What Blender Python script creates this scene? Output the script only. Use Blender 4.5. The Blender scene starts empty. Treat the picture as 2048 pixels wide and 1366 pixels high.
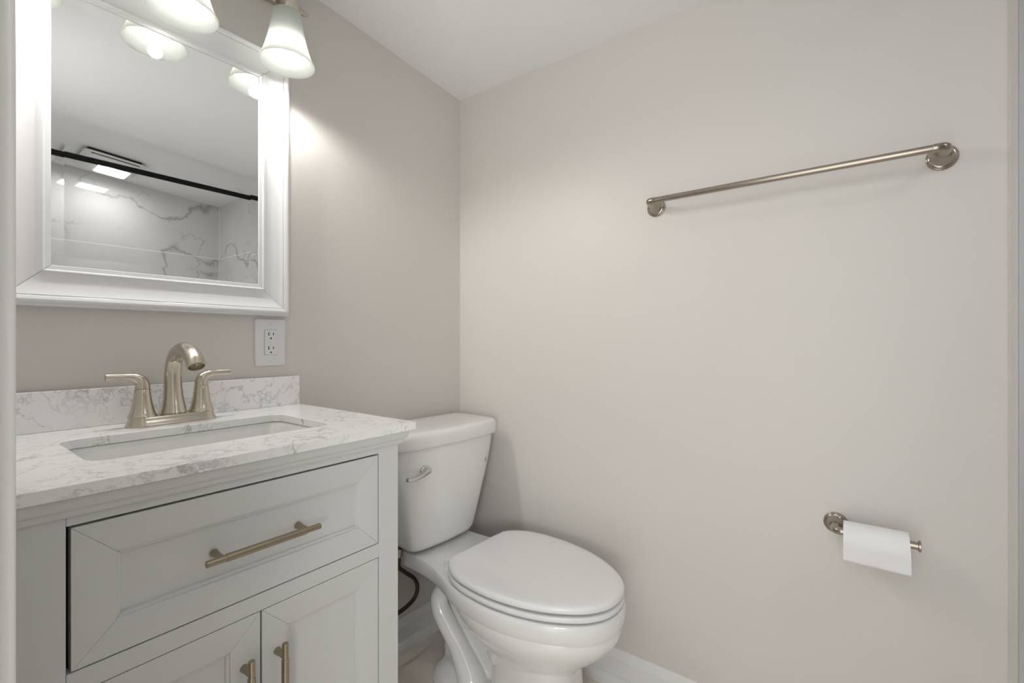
import bpy, bmesh, math, random
from mathutils import Vector, Matrix
PI = math.pi
SC = bpy.context.scene
COL = SC.collection

# ------------------------------------------------------------------ camera, world, exposure
cam_data = bpy.data.cameras.new('camera')
cam = bpy.data.objects.new('camera', cam_data)
COL.objects.link(cam)
cam.location = (-1.329, -1.25, 1.055)
cam.rotation_euler = (PI / 2, 0, -math.atan2(0.8008, 0.5990))
cam_data.sensor_width = 36
cam_data.lens = 920 / 2048 * 36
cam_data.shift_y = -1 / 2048
cam_data.clip_start = 0.01
SC.camera = cam

world = bpy.data.worlds.new('world')
SC.world = world
world.use_nodes = True
world.node_tree.nodes['Background'].inputs[0].default_value = (1.0, 1.0, 0.995, 1)
world.node_tree.nodes['Background'].inputs[1].default_value = 2.3
SC.view_settings.view_transform = 'Standard'
SC.view_settings.look = 'None'
SC.view_settings.gamma = 1
SC.view_settings.use_curve_mapping = False
SC.view_settings.exposure = 0.0

BULB = 7.5      # emission of the vanity bulbs
LENS = 34.0      # emission of the fan light lens
SPOT = 3.7       # watts thrown down by each vanity bulb
HALL_FILL = 14.0       # watts of the added, unseen fill light beyond the doorway

# ------------------------------------------------------------------ materials
MATS = {}


def new_mat(name):
    m = bpy.data.materials.new(name)
    m.use_nodes = True
    nt = m.node_tree
    b = nt.nodes['Principled BSDF']
    MATS[name] = m
    return m, nt, b


def N(nt, kind, **kw):
    n = nt.nodes.new(kind)
    for k, v in kw.items():
        setattr(n, k, v)
    return n


def basic(name, col, rough=0.5, metal=0.0, bump=0.0, bscale=200, var=0.02, spec=0.5, coat=0.0):
    m, nt, b = new_mat(name)
    b.inputs['Roughness'].default_value = rough
    b.inputs['Metallic'].default_value = metal
    b.inputs['Specular IOR Level'].default_value = spec
    b.inputs['Coat Weight'].default_value = coat
    b.inputs['Coat Roughness'].default_value = 0.05
    tc = N(nt, 'ShaderNodeTexCoord')
    nz = N(nt, 'ShaderNodeTexNoise')
    nz.inputs['Scale'].default_value = 3.0
    nz.inputs['Detail'].default_value = 3
    nt.links.new(tc.outputs['Object'], nz.inputs['Vector'])
    mx = N(nt, 'ShaderNodeMix', data_type='RGBA')
    mx.inputs['A'].default_value = (*[c * (1 - var) for c in col], 1)
    mx.inputs['B'].default_value = (*[min(1, c * (1 + var)) for c in col], 1)
    nt.links.new(nz.outputs['Fac'], mx.inputs['Factor'])
    nt.links.new(mx.outputs['Result'], b.inputs['Base Color'])
    if bump:
        n2 = N(nt, 'ShaderNodeTexNoise')
        n2.inputs['Scale'].default_value = bscale
        n2.inputs['Detail'].default_value = 4
        nt.links.new(tc.outputs['Object'], n2.inputs['Vector'])
        bp = N(nt, 'ShaderNodeBump')
        bp.inputs['Strength'].default_value = bump
        bp.inputs['Distance'].default_value = 0.001
        nt.links.new(n2.outputs['Fac'], bp.inputs['Height'])
        nt.links.new(bp.outputs['Normal'], b.inputs['Normal'])
    return m


def M_(nt, op, a, b=None, c=None, clamp=False):
    n = N(nt, 'ShaderNodeMath', operation=op, use_clamp=clamp)
    for i, v in enumerate((a, b, c)):
        if v is None:
            continue
        if isinstance(v, (int, float)):
            n.inputs[i].default_value = v
        else:
            nt.links.new(v, n.inputs[i])
    return n.outputs[0]


def marble(name, base, vein, layers, rough=0.15, joints=None, wash=0.06):
    """layers: (scale, thickness, warp, mask scale, mask low, mask high, strength)"""
    m, nt, b = new_mat(name)
    L = nt.links
    tc = N(nt, 'ShaderNodeTexCoord')
    vec = tc.outputs['Object']
    total = None
    for k, (sc, th, warp, ms, lo, hi, st) in enumerate(layers):
        mp = N(nt, 'ShaderNodeMapping')
        mp.inputs['Location'].default_value = (k * 3.7 + 1.3, k * 1.9 + .4, k * 5.1)
        mp.inputs['Rotation'].default_value = (0.3 * k, 0.5, 0.6 + k)
        L.new(vec, mp.inputs['Vector'])
        wn = N(nt, 'ShaderNodeTexNoise')
        wn.inputs['Scale'].default_value = sc * 1.3
        wn.inputs['Detail'].default_value = 6
        wn.inputs['Roughness'].default_value = 0.62
        L.new(mp.outputs[0], wn.inputs['Vector'])
        vm = N(nt, 'ShaderNodeVectorMath', operation='MULTIPLY_ADD')
        L.new(wn.outputs['Color'], vm.inputs[0])
        vm.inputs[1].default_value = (warp,) * 3
        L.new(mp.outputs[0], vm.inputs[2])
        n = N(nt, 'ShaderNodeTexNoise')
        n.inputs['Scale'].default_value = sc
        n.inputs['Detail'].default_value = 2.5
        n.inputs['Roughness'].default_value = 0.5
        L.new(vm.outputs[0], n.inputs['Vector'])
        d = M_(nt, 'ABSOLUTE', M_(nt, 'SUBTRACT', n.outputs['Fac'], 0.5))
        v = M_(nt, 'SUBTRACT', 1.0, M_(nt, 'DIVIDE', d, th), clamp=True)
        v = M_(nt, 'POWER', v, 1.6)
        mk = N(nt, 'ShaderNodeTexNoise')
        mk.inputs['Scale'].default_value = ms
        mk.inputs['Detail'].default_value = 2
        L.new(mp.outputs[0], mk.inputs['Vector'])
        mr = N(nt, 'ShaderNodeMapRange')
        mr.inputs['From Min'].default_value = lo
        mr.inputs['From Max'].default_value = hi
        L.new(mk.outputs['Fac'], mr.inputs['Value'])
        v = M_(nt, 'MULTIPLY', M_(nt, 'MULTIPLY', v, mr.outputs[0]), st)
        total = v if total is None else M_(nt, 'MAXIMUM', total, v)
    cl = N(nt, 'ShaderNodeTexNoise')
    cl.inputs['Scale'].default_value = 5
    cl.inputs['Detail'].default_value = 5
    L.new(vec, cl.inputs['Vector'])
    total = M_(nt, 'ADD', total, M_(nt, 'MULTIPLY', M_(nt, 'SUBTRACT', cl.outputs['Fac'], 0.45, clamp=True), wash * 4), clamp=True)
    mx = N(nt, 'ShaderNodeMix', data_type='RGBA')
    mx.inputs['A'].default_value = (*base, 1)
    mx.inputs['B'].default_value = (*vein, 1)
    L.new(total, mx.inputs['Factor'])
    out = mx.outputs['Result']
    if joints:
        sp = N(nt, 'ShaderNodeSeparateXYZ')
        L.new(vec, sp.inputs[0])
        g = None
        for axis, off, per in joints:
            f = M_(nt, 'PINGPONG', M_(nt, 'SUBTRACT', sp.outputs[axis], off), per / 2)
            h = M_(nt, 'LESS_THAN', f, 0.0017)
            g = h if g is None else M_(nt, 'MAXIMUM', g, h)
        m2 = N(nt, 'ShaderNodeMix', data_type='RGBA')
        L.new(g, m2.inputs['Factor'])
        L.new(out, m2.inputs['A'])
        m2.inputs['B'].default_value = (0.92, 0.92, 0.91, 1)
        out = m2.outputs['Result']
        bp = N(nt, 'ShaderNodeBump', invert=True)
        bp.inputs['Strength'].default_value = 0.4
        bp.inputs['Distance'].default_value = 0.001
        L.new(g, bp.inputs['Height'])
        L.new(bp.outputs[0], b.inputs['Normal'])
    L.new(out, b.inputs['Base Color'])
    b.inputs['Roughness'].default_value = rough
    return m


def metal(name, col, rough, aniso_axis=2, streak=0.08):
    streak *= 0.3
    m, nt, b = new_mat(name)
    L = nt.links
    b.inputs['Metallic'].default_value = 1
    tc = N(nt, 'ShaderNodeTexCoord')
    mp = N(nt, 'ShaderNodeMapping')
    s = [1500.0, 1500.0, 1500.0]
    s[aniso_axis] = 15.0
    mp.inputs['Scale'].default_value = s
    L.new(tc.outputs['Object'], mp.inputs['Vector'])
    n = N(nt, 'ShaderNodeTexNoise')
    n.inputs['Scale'].default_value = 1
    n.inputs['Detail'].default_value = 2
    L.new(mp.outputs[0], n.inputs['Vector'])
    mr = N(nt, 'ShaderNodeMapRange')
    mr.inputs['To Min'].default_value = rough - streak
    mr.inputs['To Max'].default_value = rough + streak
    L.new(n.outputs['Fac'], mr.inputs['Value'])
    L.new(mr.outputs[0], b.inputs['Roughness'])
    b.inputs['Base Color'].default_value = (*col, 1)
    return m


WALLC = (0.68, 0.656, 0.624)
wall_m = basic('wall_paint', WALLC, 0.42, bump=0.08, bscale=260, var=0.012, spec=0.35)
ceil_m = basic('ceiling_paint', (0.89, 0.895, 0.90), 0.6, bump=0.05, bscale=160, var=0.01, spec=0.3)
trim_m = basic('trim_paint', (0.82, 0.82, 0.815), 0.3, var=0.01)
cab_m = basic('cabinet_paint', (0.62, 0.627, 0.62), 0.38, bump=0.03, bscale=300, var=0.01)
dark_m = basic('cabinet_gap_shade', (0.012, 0.012, 0.01), 0.8)  # near-black standing in for the shade in drawer and door gaps
frame_m = basic('mirror_frame_paint', (0.78, 0.785, 0.80), 0.22, var=0.01)
porc_m = basic('porcelain', (0.80, 0.80, 0.79), 0.09, var=0.006, coat=0.3)
seat_m = basic('seat_plastic', (0.80, 0.80, 0.80), 0.28, var=0.005)
plast_m = basic('white_plastic', (0.78, 0.785, 0.80), 0.3, var=0.01)
fan_m = basic('fan_plastic', (0.74, 0.735, 0.72), 0.35)
slot_m = basic('slot_black', (0.008, 0.008, 0.008), 0.6)
rod_m = basic('rod_black', (0.006, 0.006, 0.006), 0.55, spec=0.2)
floor_m = None
paper_m = basic('tissue_paper', (0.86, 0.86, 0.87), 0.9, bump=0.9, bscale=240, var=0.02, spec=0.1)
card_m = basic('cardboard', (0.5, 0.42, 0.33), 0.9)
hose_m = metal('braided_hose', (0.115, 0.09, 0.065), 0.45, 2, 0.15)
nickel_m = metal('brushed_nickel', (0.58, 0.53, 0.455), 0.24, 2, 0.07)
nickelh_m = metal('brushed_nickel_bar', (0.40, 0.35, 0.295), 0.20, 1, 0.06)
bronze_m = metal('champagne_bronze', (0.37, 0.315, 0.235), 0.27, 0, 0.06)
chrome_m = metal('chrome', (0.62, 0.62, 0.62), 0.06, 2, 0.01)
alu_m = metal('brushed_aluminium', (0.66, 0.67, 0.69), 0.34, 2, 0.08)
mirror_m = metal('mirror_silver', (0.86, 0.87, 0.865), 0.006, 2, 0.0)
caulk_m = basic('caulk', (0.60, 0.57, 0.525), 0.6, bump=0.3, bscale=60)
quartz_m = marble('quartz_marble', (0.86, 0.86, 0.86), (0.36, 0.36, 0.37),
                  [(9, 0.020, 0.14, 4.5, 0.44, 0.58, 0.75), (22, 0.034, 0.055, 5.0, 0.47, 0.60, 0.60), (4.5, 0.010, 0.20, 3.0, 0.42, 0.6, 0.5)], 0.13)
tile_m = marble('marble_tile', (0.66, 0.66, 0.655), (0.34, 0.34, 0.33),
                [(1.5, 0.015, 0.30, 1.3, 0.36, 0.52, 0.85), (3.0, 0.014, 0.22, 1.7, 0.42, 0.58, 0.7)], 0.015,
                joints=[(2, 1.612, 0.61)], wash=0.10)

# floor tile
m, nt, b = new_mat('floor_tile')
tc = N(nt, 'ShaderNodeTexCoord')
br = N(nt, 'ShaderNodeTexBrick')
br.offset = 0.5
br.inputs['Color1'].default_value = (0.80, 0.745, 0.67, 1)
br.inputs['Color2'].default_value = (0.77, 0.715, 0.645, 1)
br.inputs['Mortar'].default_value = (0.62, 0.57, 0.51, 1)
br.inputs['Scale'].default_value = 1.0
br.inputs['Mortar Size'].default_value = 0.0025
br.inputs['Brick Width'].default_value = 0.61
br.inputs['Row Height'].default_value = 0.305
mp = N(nt, 'ShaderNodeMapping')
mp.inputs['Location'].default_value = (0.13, 0.02, 0)
nt.links.new(tc.outputs['Object'], mp.inputs['Vector'])
nt.links.new(mp.outputs[0], br.inputs['Vector'])
nt.links.new(br.outputs['Color'], b.inputs['Base Color'])
b.inputs['Roughness'].default_value = 0.35
floor_m = m

# frosted glass
m, nt, b = new_mat('frosted_glass')
L = nt.links
out = nt.nodes['Material Output']
b.inputs['Base Color'].default_value = (0.66, 0.69, 0.68, 1)
b.inputs['Roughness'].default_value = 0.25
tr = N(nt, 'ShaderNodeBsdfTranslucent')
tr.inputs['Color'].default_value = (0.93, 0.94, 0.92, 1)
ng = N(nt, 'ShaderNodeTexNoise')
ng.inputs['Scale'].default_value = 30
cr = N(nt, 'ShaderNodeMapRange')
cr.inputs['To Min'].default_value = 0.62
cr.inputs['To Max'].default_value = 0.68
L.new(ng.outputs['Fac'], cr.inputs['Value'])
ms = N(nt, 'ShaderNodeMixShader')
L.new(cr.outputs[0], ms.inputs[0])
L.new(b.outputs[0], ms.inputs[1])
L.new(tr.outputs[0], ms.inputs[2])
L.new(ms.outputs[0], out.inputs['Surface'])
glass_m = m


def emit(name, col, strength):
    m, nt, b = new_mat(name)
    b.inputs['Base Color'].default_value = (0.9, 0.9, 0.88, 1)
    b.inputs['Emission Color'].default_value = (*col, 1)
    b.inputs['Emission Strength'].default_value = strength
    b.inputs['Roughness'].default_value = 0.4
    return m


bulb_m = emit('lit_bulb', (1.0, 0.965, 0.90), BULB)
lens_m = emit('lit_lens', (1.0, 0.985, 0.96), LENS)
hall_fill_m = emit('lit_hall_fill', (1.0, 0.97, 0.93), HALL_FILL)  # glow colour for the added hallway fill, not assigned


# ------------------------------------------------------------------ mesh helpers
def V(*a):
    return Vector(a)


def bm_box(bm, x0, x1, y0, y1, z0, z1, mi=0):
    vs = [bm.verts.new(p) for p in ((x0, y0, z0), (x1, y0, z0), (x1, y1, z0), (x0, y1, z0),
                                    (x0, y0, z1), (x1, y0, z1), (x1, y1, z1), (x0, y1, z1))]
    for f in ((0, 3, 2, 1), (4, 5, 6, 7), (0, 1, 5, 4), (1, 2, 6, 5), (2, 3, 7, 6), (3, 0, 4, 7)):
        bm.faces.new([vs[i] for i in f]).material_index = mi
    return vs


def bm_loft(bm, rings, cap=(True, True), closed=True, mi=0):
    R = [[bm.verts.new(p) for p in r] for r in rings]
    n = len(R[0])
    for a, b in zip(R, R[1:]):
        for i in range(n if closed else n - 1):
            j = (i + 1) % n
            bm.faces.new((a[i], a[j], b[j], b[i])).material_index = mi
    if cap[0]:
        bm.faces.new(list(reversed(R[0]))).material_index = mi
    if cap[1]:
        bm.faces.new(R[-1]).material_index = mi
    return R


def bm_lathe(bm, prof, c=(0, 0, 0), axis='z', n=40, cap=(True, True), mi=0):
    """prof: list of (radius, height)"""
    c = Vector(c)
    rings = []
    for r, h in prof:
        ring = []
        for i in range(n):
            a = 2 * PI * i / n
            u, v = r * math.cos(a), r * math.sin(a)
            if axis == 'z':
                p = (u, v, h)
            elif axis == 'y':
                p = (u, h, v)
            elif axis == '-y':
                p = (u, -h, v)
            elif axis == '-x':
                p = (-h, u, v)
            else:
                p = (h, u, v)
            ring.append(c + Vector(p))
        rings.append(ring)
    bm_loft(bm, rings, cap, mi=mi)


def catmull(pts, k=8):
    P_ = [Vector(p) for p in pts]
    out = []
    for i in range(len(P_) - 1):
        p0 = P_[max(i - 1, 0)]
        p1 = P_[i]
        p2 = P_[i + 1]
        p3 = P_[min(i + 2, len(P_) - 1)]
        for j in range(k):
            t = j / k
            out.append(0.5 * ((2 * p1) + (p2 - p0) * t + (2 * p0 - 5 * p1 + 4 * p2 - p3) * t * t + (3 * p1 - p0 - 3 * p2 + p3) * t ** 3))
    out.append(P_[-1].copy())
    return out


def bm_tube(bm, pts, rad, n=20, k=8, smooth=True, cap=(True, True), squash=None, mi=0):
    """tube along points (4D catmull with radius)"""
    if isinstance(rad, (int, float)):
        rad = [rad] * len(pts)
    four = [Vector((*p, r)) for p, r in zip(pts, rad)]
    if smooth:
        four = catmull(four, k)
    C = [Vector(q[:3]) for q in four]
    R = [q[3] for q in four]
    up = None
    rings = []
    for i, p in enumerate(C):
        t = (C[min(i + 1, len(C) - 1)] - C[max(i - 1, 0)]).normalized()
        if up is None:
            up = Vector((0, 0, 1)) if abs(t.z) < 0.9 else Vector((1, 0, 0))
        s = t.cross(up).normalized()
        up = s.cross(t).normalized()
        q = squash or (1, 1)
        rings.append([p + s * (R[i] * q[0] * math.cos(2 * PI * j / n)) + up * (R[i] * q[1] * math.sin(2 * PI * j / n)) for j in range(n)])
    bm_loft(bm, rings, cap, mi=mi)


def make(name, bm, mat, parent=None, smooth=35, bevel=0.0, bseg=2, loc=None):
    bmesh.ops.recalc_face_normals(bm, faces=bm.faces)
    me = bpy.data.meshes.new(name)
    bm.to_mesh(me)
    bm.free()
    for mm in (mat if isinstance(mat, (list, tuple)) else [mat]):
        me.materials.append(mm)
    o = bpy.data.objects.new(name, me)
    COL.objects.link(o)
    if smooth:
        for p in me.polygons:
            p.use_smooth = True
        me.set_sharp_from_angle(angle=math.radians(smooth))
    if bevel:
        bv = o.modifiers.new('bevel', 'BEVEL')
        bv.width = bevel
        bv.segments = bseg
        bv.limit_method = 'ANGLE'
        bv.angle_limit = math.radians(35)
        bv.harden_normals = False
    if parent:
        o.parent = parent
        if parent.type == 'EMPTY':
            o.matrix_parent_inverse = Matrix.Translation(-parent.location)
    return o


def thing(name, label, cat, loc, group=None):
    o = bpy.data.objects.new(name, None)
    COL.objects.link(o)
    o.location = loc
    o.empty_display_size = 0.05
    o['label'] = label
    o['category'] = cat
    if group:
        o['group'] = group
    return o


def tag(o, label, cat, group=None):
    o['label'] = label
    o['category'] = cat
    if group:
        o['group'] = group
    return o


def struct(o, label=None):
    o['kind'] = 'structure'
    if label:
        o['label'] = label
    return o


def ceil_z(x, y):
    return 2.0018 + 0.0162 * y - 0.0742 * x


def wall(name, x0, x1, y0, y1, z0=0.0, mat=None, label=None, extra=0.0):
    bm = bmesh.new()
    pts = [(x0, y0), (x1, y0), (x1, y1), (x0, y1)]
    lo = [(x, y, z0) for x, y in pts]
    hi = [(x, y, ceil_z(x, y) + extra) for x, y in pts]
    bm_loft(bm, [lo, hi])
    return struct(make(name, bm, mat or wall_m, smooth=0), label)


# ------------------------------------------------------------------ room shell
XL, XA, YF = -1.30, -1.53, -2.267
wall('wall_back', -1.42, 0.10, 0.0, 0.10, label='warm grey wall behind the vanity and toilet')
wall('wall_right', 0.0, 0.10, YF - 0.11, 0.0, label='warm grey wall holding the towel bar')
wall('wall_left', XL - 0.12, XL, -0.885, 0.0, label='narrow wall beside the vanity and doorway')
wall('wall_left_return', XA - 0.10, XL, -1.62, -1.505 - 0.0, label='wall between doorway and shower')
wall('wall_left_lintel', XL - 0.12, XL, -1.505, -0.885, 2.03, label='wall above the doorway')
wall('wall_left_shower', XA - 0.10, XA, YF - 0.01, -1.62)
wall('wall_front', XA - 0.10, 0.0, YF - 0.11, YF - 0.01, label='wall behind the shower tile')
bm = bmesh.new()
bm_box(bm, XA - 0.1, 0.10, YF - 0.11, 0.10, -0.06, 0.0)
struct(make('floor', bm, floor_m, smooth=0), 'beige tile floor')
bm = bmesh.new()
pts = [(XA - 0.1, YF - 0.11), (0.1, YF - 0.11), (0.1, 0.1), (XA - 0.1, 0.1)]
bm_loft(bm, [[(x, y, ceil_z(x, y)) for x, y in pts], [(x, y, ceil_z(x, y) + 0.08) for x, y in pts]])
struct(make('ceiling', bm, ceil_m, smooth=0), 'white painted ceiling')

# shower tile skins
wall('wall_front_tile', XA, -0.011, YF - 0.01, YF, mat=tile_m, label='marble tile on the far shower wall')
wall('wall_right_tile', -0.011, 0.0, YF - 0.01, -1.513, mat=tile_m, label='marble tile on the right shower wall')
wall('wall_left_tile', XA, XA + 0.011, YF, -1.62, mat=tile_m, label='marble tile on the left shower wall')
o = wall('trim_1', -0.0125, 0.0, -1.513, -1.506, mat=alu_m, label='brushed metal strip edging the shower tile')
wall('trim_2', -0.0022, 0.0, -1.506, -1.4930, mat=caulk_m, label='painted caulk strip beside the metal tile edge')
# white caulk in the shower corner
wall('trim_3', -0.0145, -0.0100, YF - 0.002, YF + 0.0045, mat=trim_m, label='white caulk in the shower corner')


# baseboards (profile swept along a wall)
def board(name, prof, axis, a, b, off, mat=trim_m, label=None):
    bm = bmesh.new()
    rings = []
    for t in (a, b):
        if axis == 'x':
            rings.append([(t, off - u, z) for u, z in prof])
        elif axis == 'y':
            rings.append([(off - u, t, z) for u, z in prof])
        else:
            rings.append([(off + u, t, z) for u, z in prof])
    bm_loft(bm, rings)
    return struct(make(name, bm, mat, smooth=40), label)


bprof = [(0, 0), (0.013, 0), (0.013, 0.086), (0.0115, 0.0875), (0.0112, 0.090), (0.0100, 0.096), (0.0070, 0.1005),
         (0.0062, 0.104), (0.0058, 0.1075), (0.0040, 0.1095), (0, 0.110)]
qprof = [(0.013, 0), (0.0295, 0)] + [(0.013 + 0.0165 * math.cos(a), 0.014 + 0.020 * math.sin(a)) for a in
                                     [PI / 2 * i / 7 for i in range(8)]]
board('baseboard_back', [(u, z * 0.94) for u, z in bprof], 'x', -0.72, 0, 0, label='white baseboard behind the toilet')
board('baseboard_right', bprof, 'y', -1.49, -0.013, 0, label='white baseboard under the towel bar')
board('trim_4', qprof, 'x', -0.72, -0.013, 0, label='white shoe moulding behind the toilet')
board('trim_5', qprof, 'y', -1.49, -0.030, 0, label='white shoe moulding along the right wall')


# door casing (rounded) seen at the left edge of the frame
def rrect_pts(x0, x1, y0, y1, r, n=6):
    out = []
    for cx, cy, a0 in ((x1 - r, y1 - r, 0), (x0 + r, y1 - r, PI / 2), (x0 + r, y0 + r, PI), (x1 - r, y0 + r, 1.5 * PI)):
        for i in range(n + 1):
            a = a0 + PI / 2 * i / n
            out.append((cx + r * math.cos(a), cy + r * math.sin(a)))
    return out


bm = bmesh.new()
ring = rrect_pts(XL, -1.2886, -0.872, -0.81, 0.0035, 8)
bm_loft(bm, [[(x, y, 0) for x, y in ring], [(x, y, 2.05) for x, y in ring]])
struct(make('door_1_casing', bm, trim_m, smooth=50), 'white door casing at the left edge of the view')
bpy.data.objects['door_1_casing'].name = 'trim_6'
bm = bmesh.new()
bm_box(bm, XL - 0.13, XL + 0.001, -0.885, -0.8725, 0, 2.03)
struct(make('trim_7', bm, trim_m, smooth=0, bevel=0.002), 'white door jamb lining')


# ------------------------------------------------------------------ generic pieces
def frame_pieces(bm, W, H, prof, gap=0.0002, c=(0, 0, 0)):
    """four mitred rails around an inner opening W x H in the XZ plane; prof (outward, toward room = -y)"""
    c = Vector(c)
    for k in range(4):
        rings = [[], []]
        for u, h in prof:
            if k in (0, 2):
                s = -1 if k == 0 else 1
                zz = s * (H / 2 + u)
                xa, xb = -(W / 2 + u) + gap, (W / 2 + u) - gap
                rings[0].append(c + V(xa, -h, zz))
                rings[1].append(c + V(xb, -h, zz))
            else:
                s = -1 if k == 1 else 1
                xx = s * (W / 2 + u)
                za, zb = -(H / 2 + u) + gap, (H / 2 + u) - gap
                rings[0].append(c + V(xx, -h, za))
                rings[1].append(c + V(xx, -h, zb))
        bm_loft(bm, rings)


def panel_front(bm, x0, x1, z0, z1, yb, yf, fw):
    """inset cabinet front: mitred frame, stepped bead and recessed panel"""
    W, H = (x1 - x0) - 2 * fw, (z1 - z0) - 2 * fw
    c = ((x0 + x1) / 2, 0, (z0 + z1) / 2)
    t = -yf
    prof = [(0, -yb), (0, t - 0.0075), (0.0008, t - 0.0045), (0.0050, t - 0.0035), (0.0058, t - 0.0008), (0.0070, t),
            (fw, t), (fw, -yb)]
    frame_pieces(bm, W, H, prof, 0.00022, c)
    bm_box(bm, x0 + fw * 0.4, x1 - fw * 0.4, yf + 0.0078, yb, z0 + fw * 0.4, z1 - fw * 0.4)


# ------------------------------------------------------------------ vanity cabinet
VC = -0.975
cx0, cx1 = VC - 0.2785, VC + 0.2785
YC = -0.477
van = thing('vanity_cabinet', 'pale grey bathroom vanity cabinet with a drawer over two doors', 'cabinet', (VC, -0.24, 0))
bm = bmesh.new()
dz0, dz1, oz1, oz0 = 0.6455, 0.8275, 0.6180, 0.10
dx0, dx1 = VC - 0.2305, VC + 0.2305
# sides, bottom, back, face frame
bm_box(bm, cx0, cx0 + 0.016, YC + 0.019, -0.004, 0.0, 0.864)
bm_box(bm, cx1 - 0.016, cx1, YC + 0.019, -0.004, 0.0, 0.864)
bm_box(bm, cx0 + 0.016, cx1 - 0.016, YC + 0.03, -0.004, 0.09, 0.105)
bm_box(bm, cx0 + 0.016, cx1 - 0.016, -0.012, -0.004, 0.105, 0.70)
bm_box(bm, cx0, dx0, YC, YC + 0.019, 0.0, 0.864)
bm_box(bm, dx1, cx1, YC, YC + 0.019, 0.0, 0.864)
g = 0.0003
bm_box(bm, dx0 + g, dx1 - g, YC, YC + 0.019, dz1, 0.864)
bm_box(bm, dx0 + g, dx1 - g, YC, YC + 0.019, oz1, dz0)
bm_box(bm, dx0 + g, dx1 - g, YC, YC + 0.019, 0.07, oz0)
make('cabinet_body', bm, cab_m, van, smooth=0, bevel=0.0006, bseg=1)
bm = bmesh.new()
bm_box(bm, dx0 - 0.01, dx1 + 0.01, YC + 0.021, YC + 0.024, 0.106, 0.855)  # thin black sheet behind the fronts, paints the gaps as deep shade
make('gap_shade_sheet', bm, dark_m, van, smooth=0)
# moulding under the top: swept round front and right side
bm = bmesh.new()
mprof = [(0, 0.839), (0.0045, 0.839), (0.0065, 0.8405), (0.0085, 0.8430), (0.0095, 0.8460), (0.0100, 0.8480), (0.0125, 0.8490),
         (0.0160, 0.8520), (0.0180, 0.8570), (0.0190, 0.8620), (0.0190, 0.8660), (0, 0.8660)]
rings = []
path = [((cx0, -0.004), (-1, 0)), ((cx0, YC), (-1, -1)), ((cx1, YC), (1, -1)), ((cx1, -0.004), (1, 0))]
for (px, py), (nx, ny) in path:
    sx = 1.0
    rings.append([(px + nx * u * 1.0, py + ny * u * (0.70 if ny else 1), z) for u, z in mprof])
bm_loft(bm, rings)
make('crown_moulding', bm, cab_m, van, smooth=30)


def pull(name, parent, c, length, axis, mat=bronze_m):
    """bar pull: thick middle, thinner ends, two posts"""
    bm = bmesh.new()
    h = length / 2
    e = 0.026
    prof = [(0.0044, -h), (0.0050, -h + 0.0006), (0.0050, -h + e), (0.0059, -h + e + 0.0008), (0.0059, h - e - 0.0008),
            (0.0050, h - e), (0.0050, h - 0.0006), (0.0044, h)]
    bm_lathe(bm, prof, c, axis, 28)
    for s in (-1, 1):
        q = s * (h - 0.0225)
        p = Vector(c) + (V(q, 0, 0) if axis == 'x' else V(0, 0, q))
        depth = abs(c[1]) - abs(pull.y)
        bm_lathe(bm, [(0.0046, 0.0), (0.0046, depth * 0.55), (0.0058, depth * 0.9), (0.0062, depth)], p, 'y', 24)
    return make(name, bm, mat, parent, smooth=35)


bm = bmesh.new()
e = 0.0026
pf = (dx0 + 0.0048, dx1 - 0.0030, dz0 + 0.0020, dz1 - 0.0032)
panel_front(bm, pf[0], pf[1], pf[2], pf[3], YC + 0.019, YC + 0.0005, 0.0495)
dr = make('drawer', bm, cab_m, van, smooth=35)
pull.y = YC + 0.007
pull('handle', dr, (VC - 0.0005, YC - 0.026, 0.7335), 0.176, 'x')
for s, nm in ((-1, 'left'), (1, 'right')):
    bm = bmesh.new()
    if s < 0:
        a, b2 = dx0 + e, VC - 0.0016
    else:
        a, b2 = VC + 0.0016, dx1 - e
    panel_front(bm, a, b2, oz0 + e, oz1 - 0.0012, YC + 0.019, YC + 0.0005, 0.0495)
    d = make('door', bm, cab_m, van, smooth=35)
    pull.y = YC + 0.0005
    pull('handle', d, (VC + s * 0.0262, YC - 0.026, 0.558 - 0.088 + 0.003), 0.176, 'z')

# ------------------------------------------------------------------ countertop
ctr = thing('vanity_countertop', 'white grey-veined quartz countertop with low backsplash on the vanity', 'countertop', (VC, -0.25, 0.866))
X0, X1, Y0, Y1 = VC - 0.3125, VC + 0.3125, -0.495, -0.0015
hx0, hx1, hy0, hy1 = VC - 0.190, VC + 0.190, -0.377, -0.149
bm = bmesh.new()
outer = [bm.verts.new((x, y, 0.882)) for x, y in ((X0, Y0), (X1, Y0), (X1, Y1), (X0, Y1))]
hole = [bm.verts.new((x, y, 0.882)) for x, y in rrect_pts(hx0, hx1, hy0, hy1, 0.028, 8)]
es = []
for L_ in (outer, hole):
    for i in range(len(L_)):
        v0, v1 = L_[i], L_[(i + 1) % len(L_)]
        if (v0.co - v1.co).length > 1e-6:
            es.append(bm.edges.new((v0, v1)))
bmesh.ops.triangle_fill(bm, use_beauty=True, use_dissolve=True, edges=es)
ext = bmesh.ops.extrude_face_region(bm, geom=list(bm.faces))
bmesh.ops.translate(bm, vec=(0, 0, -0.0165), verts=[v for v in ext['geom'] if isinstance(v, bmesh.types.BMVert)])
make('slab', bm, quartz_m, ctr, smooth=30, bevel=0.0012)
bm = bmesh.new()
bm_box(bm, X0, X1, -0.0195, -0.0015, 0.8822, 0.9592)
make('backsplash', bm, quartz_m, ctr, smooth=0, bevel=0.001)

# sink
snk = thing('sink_basin', 'white rectangular undermount sink set in the marble countertop', 'sink', (VC, -0.263, 0.74))
bm = bmesh.new()


def rr_ring(x0, x1, y0, y1, r, z, n=8):
    return [(x, y, z) for x, y in rrect_pts(x0, x1, y0, y1, r, n)]


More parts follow.
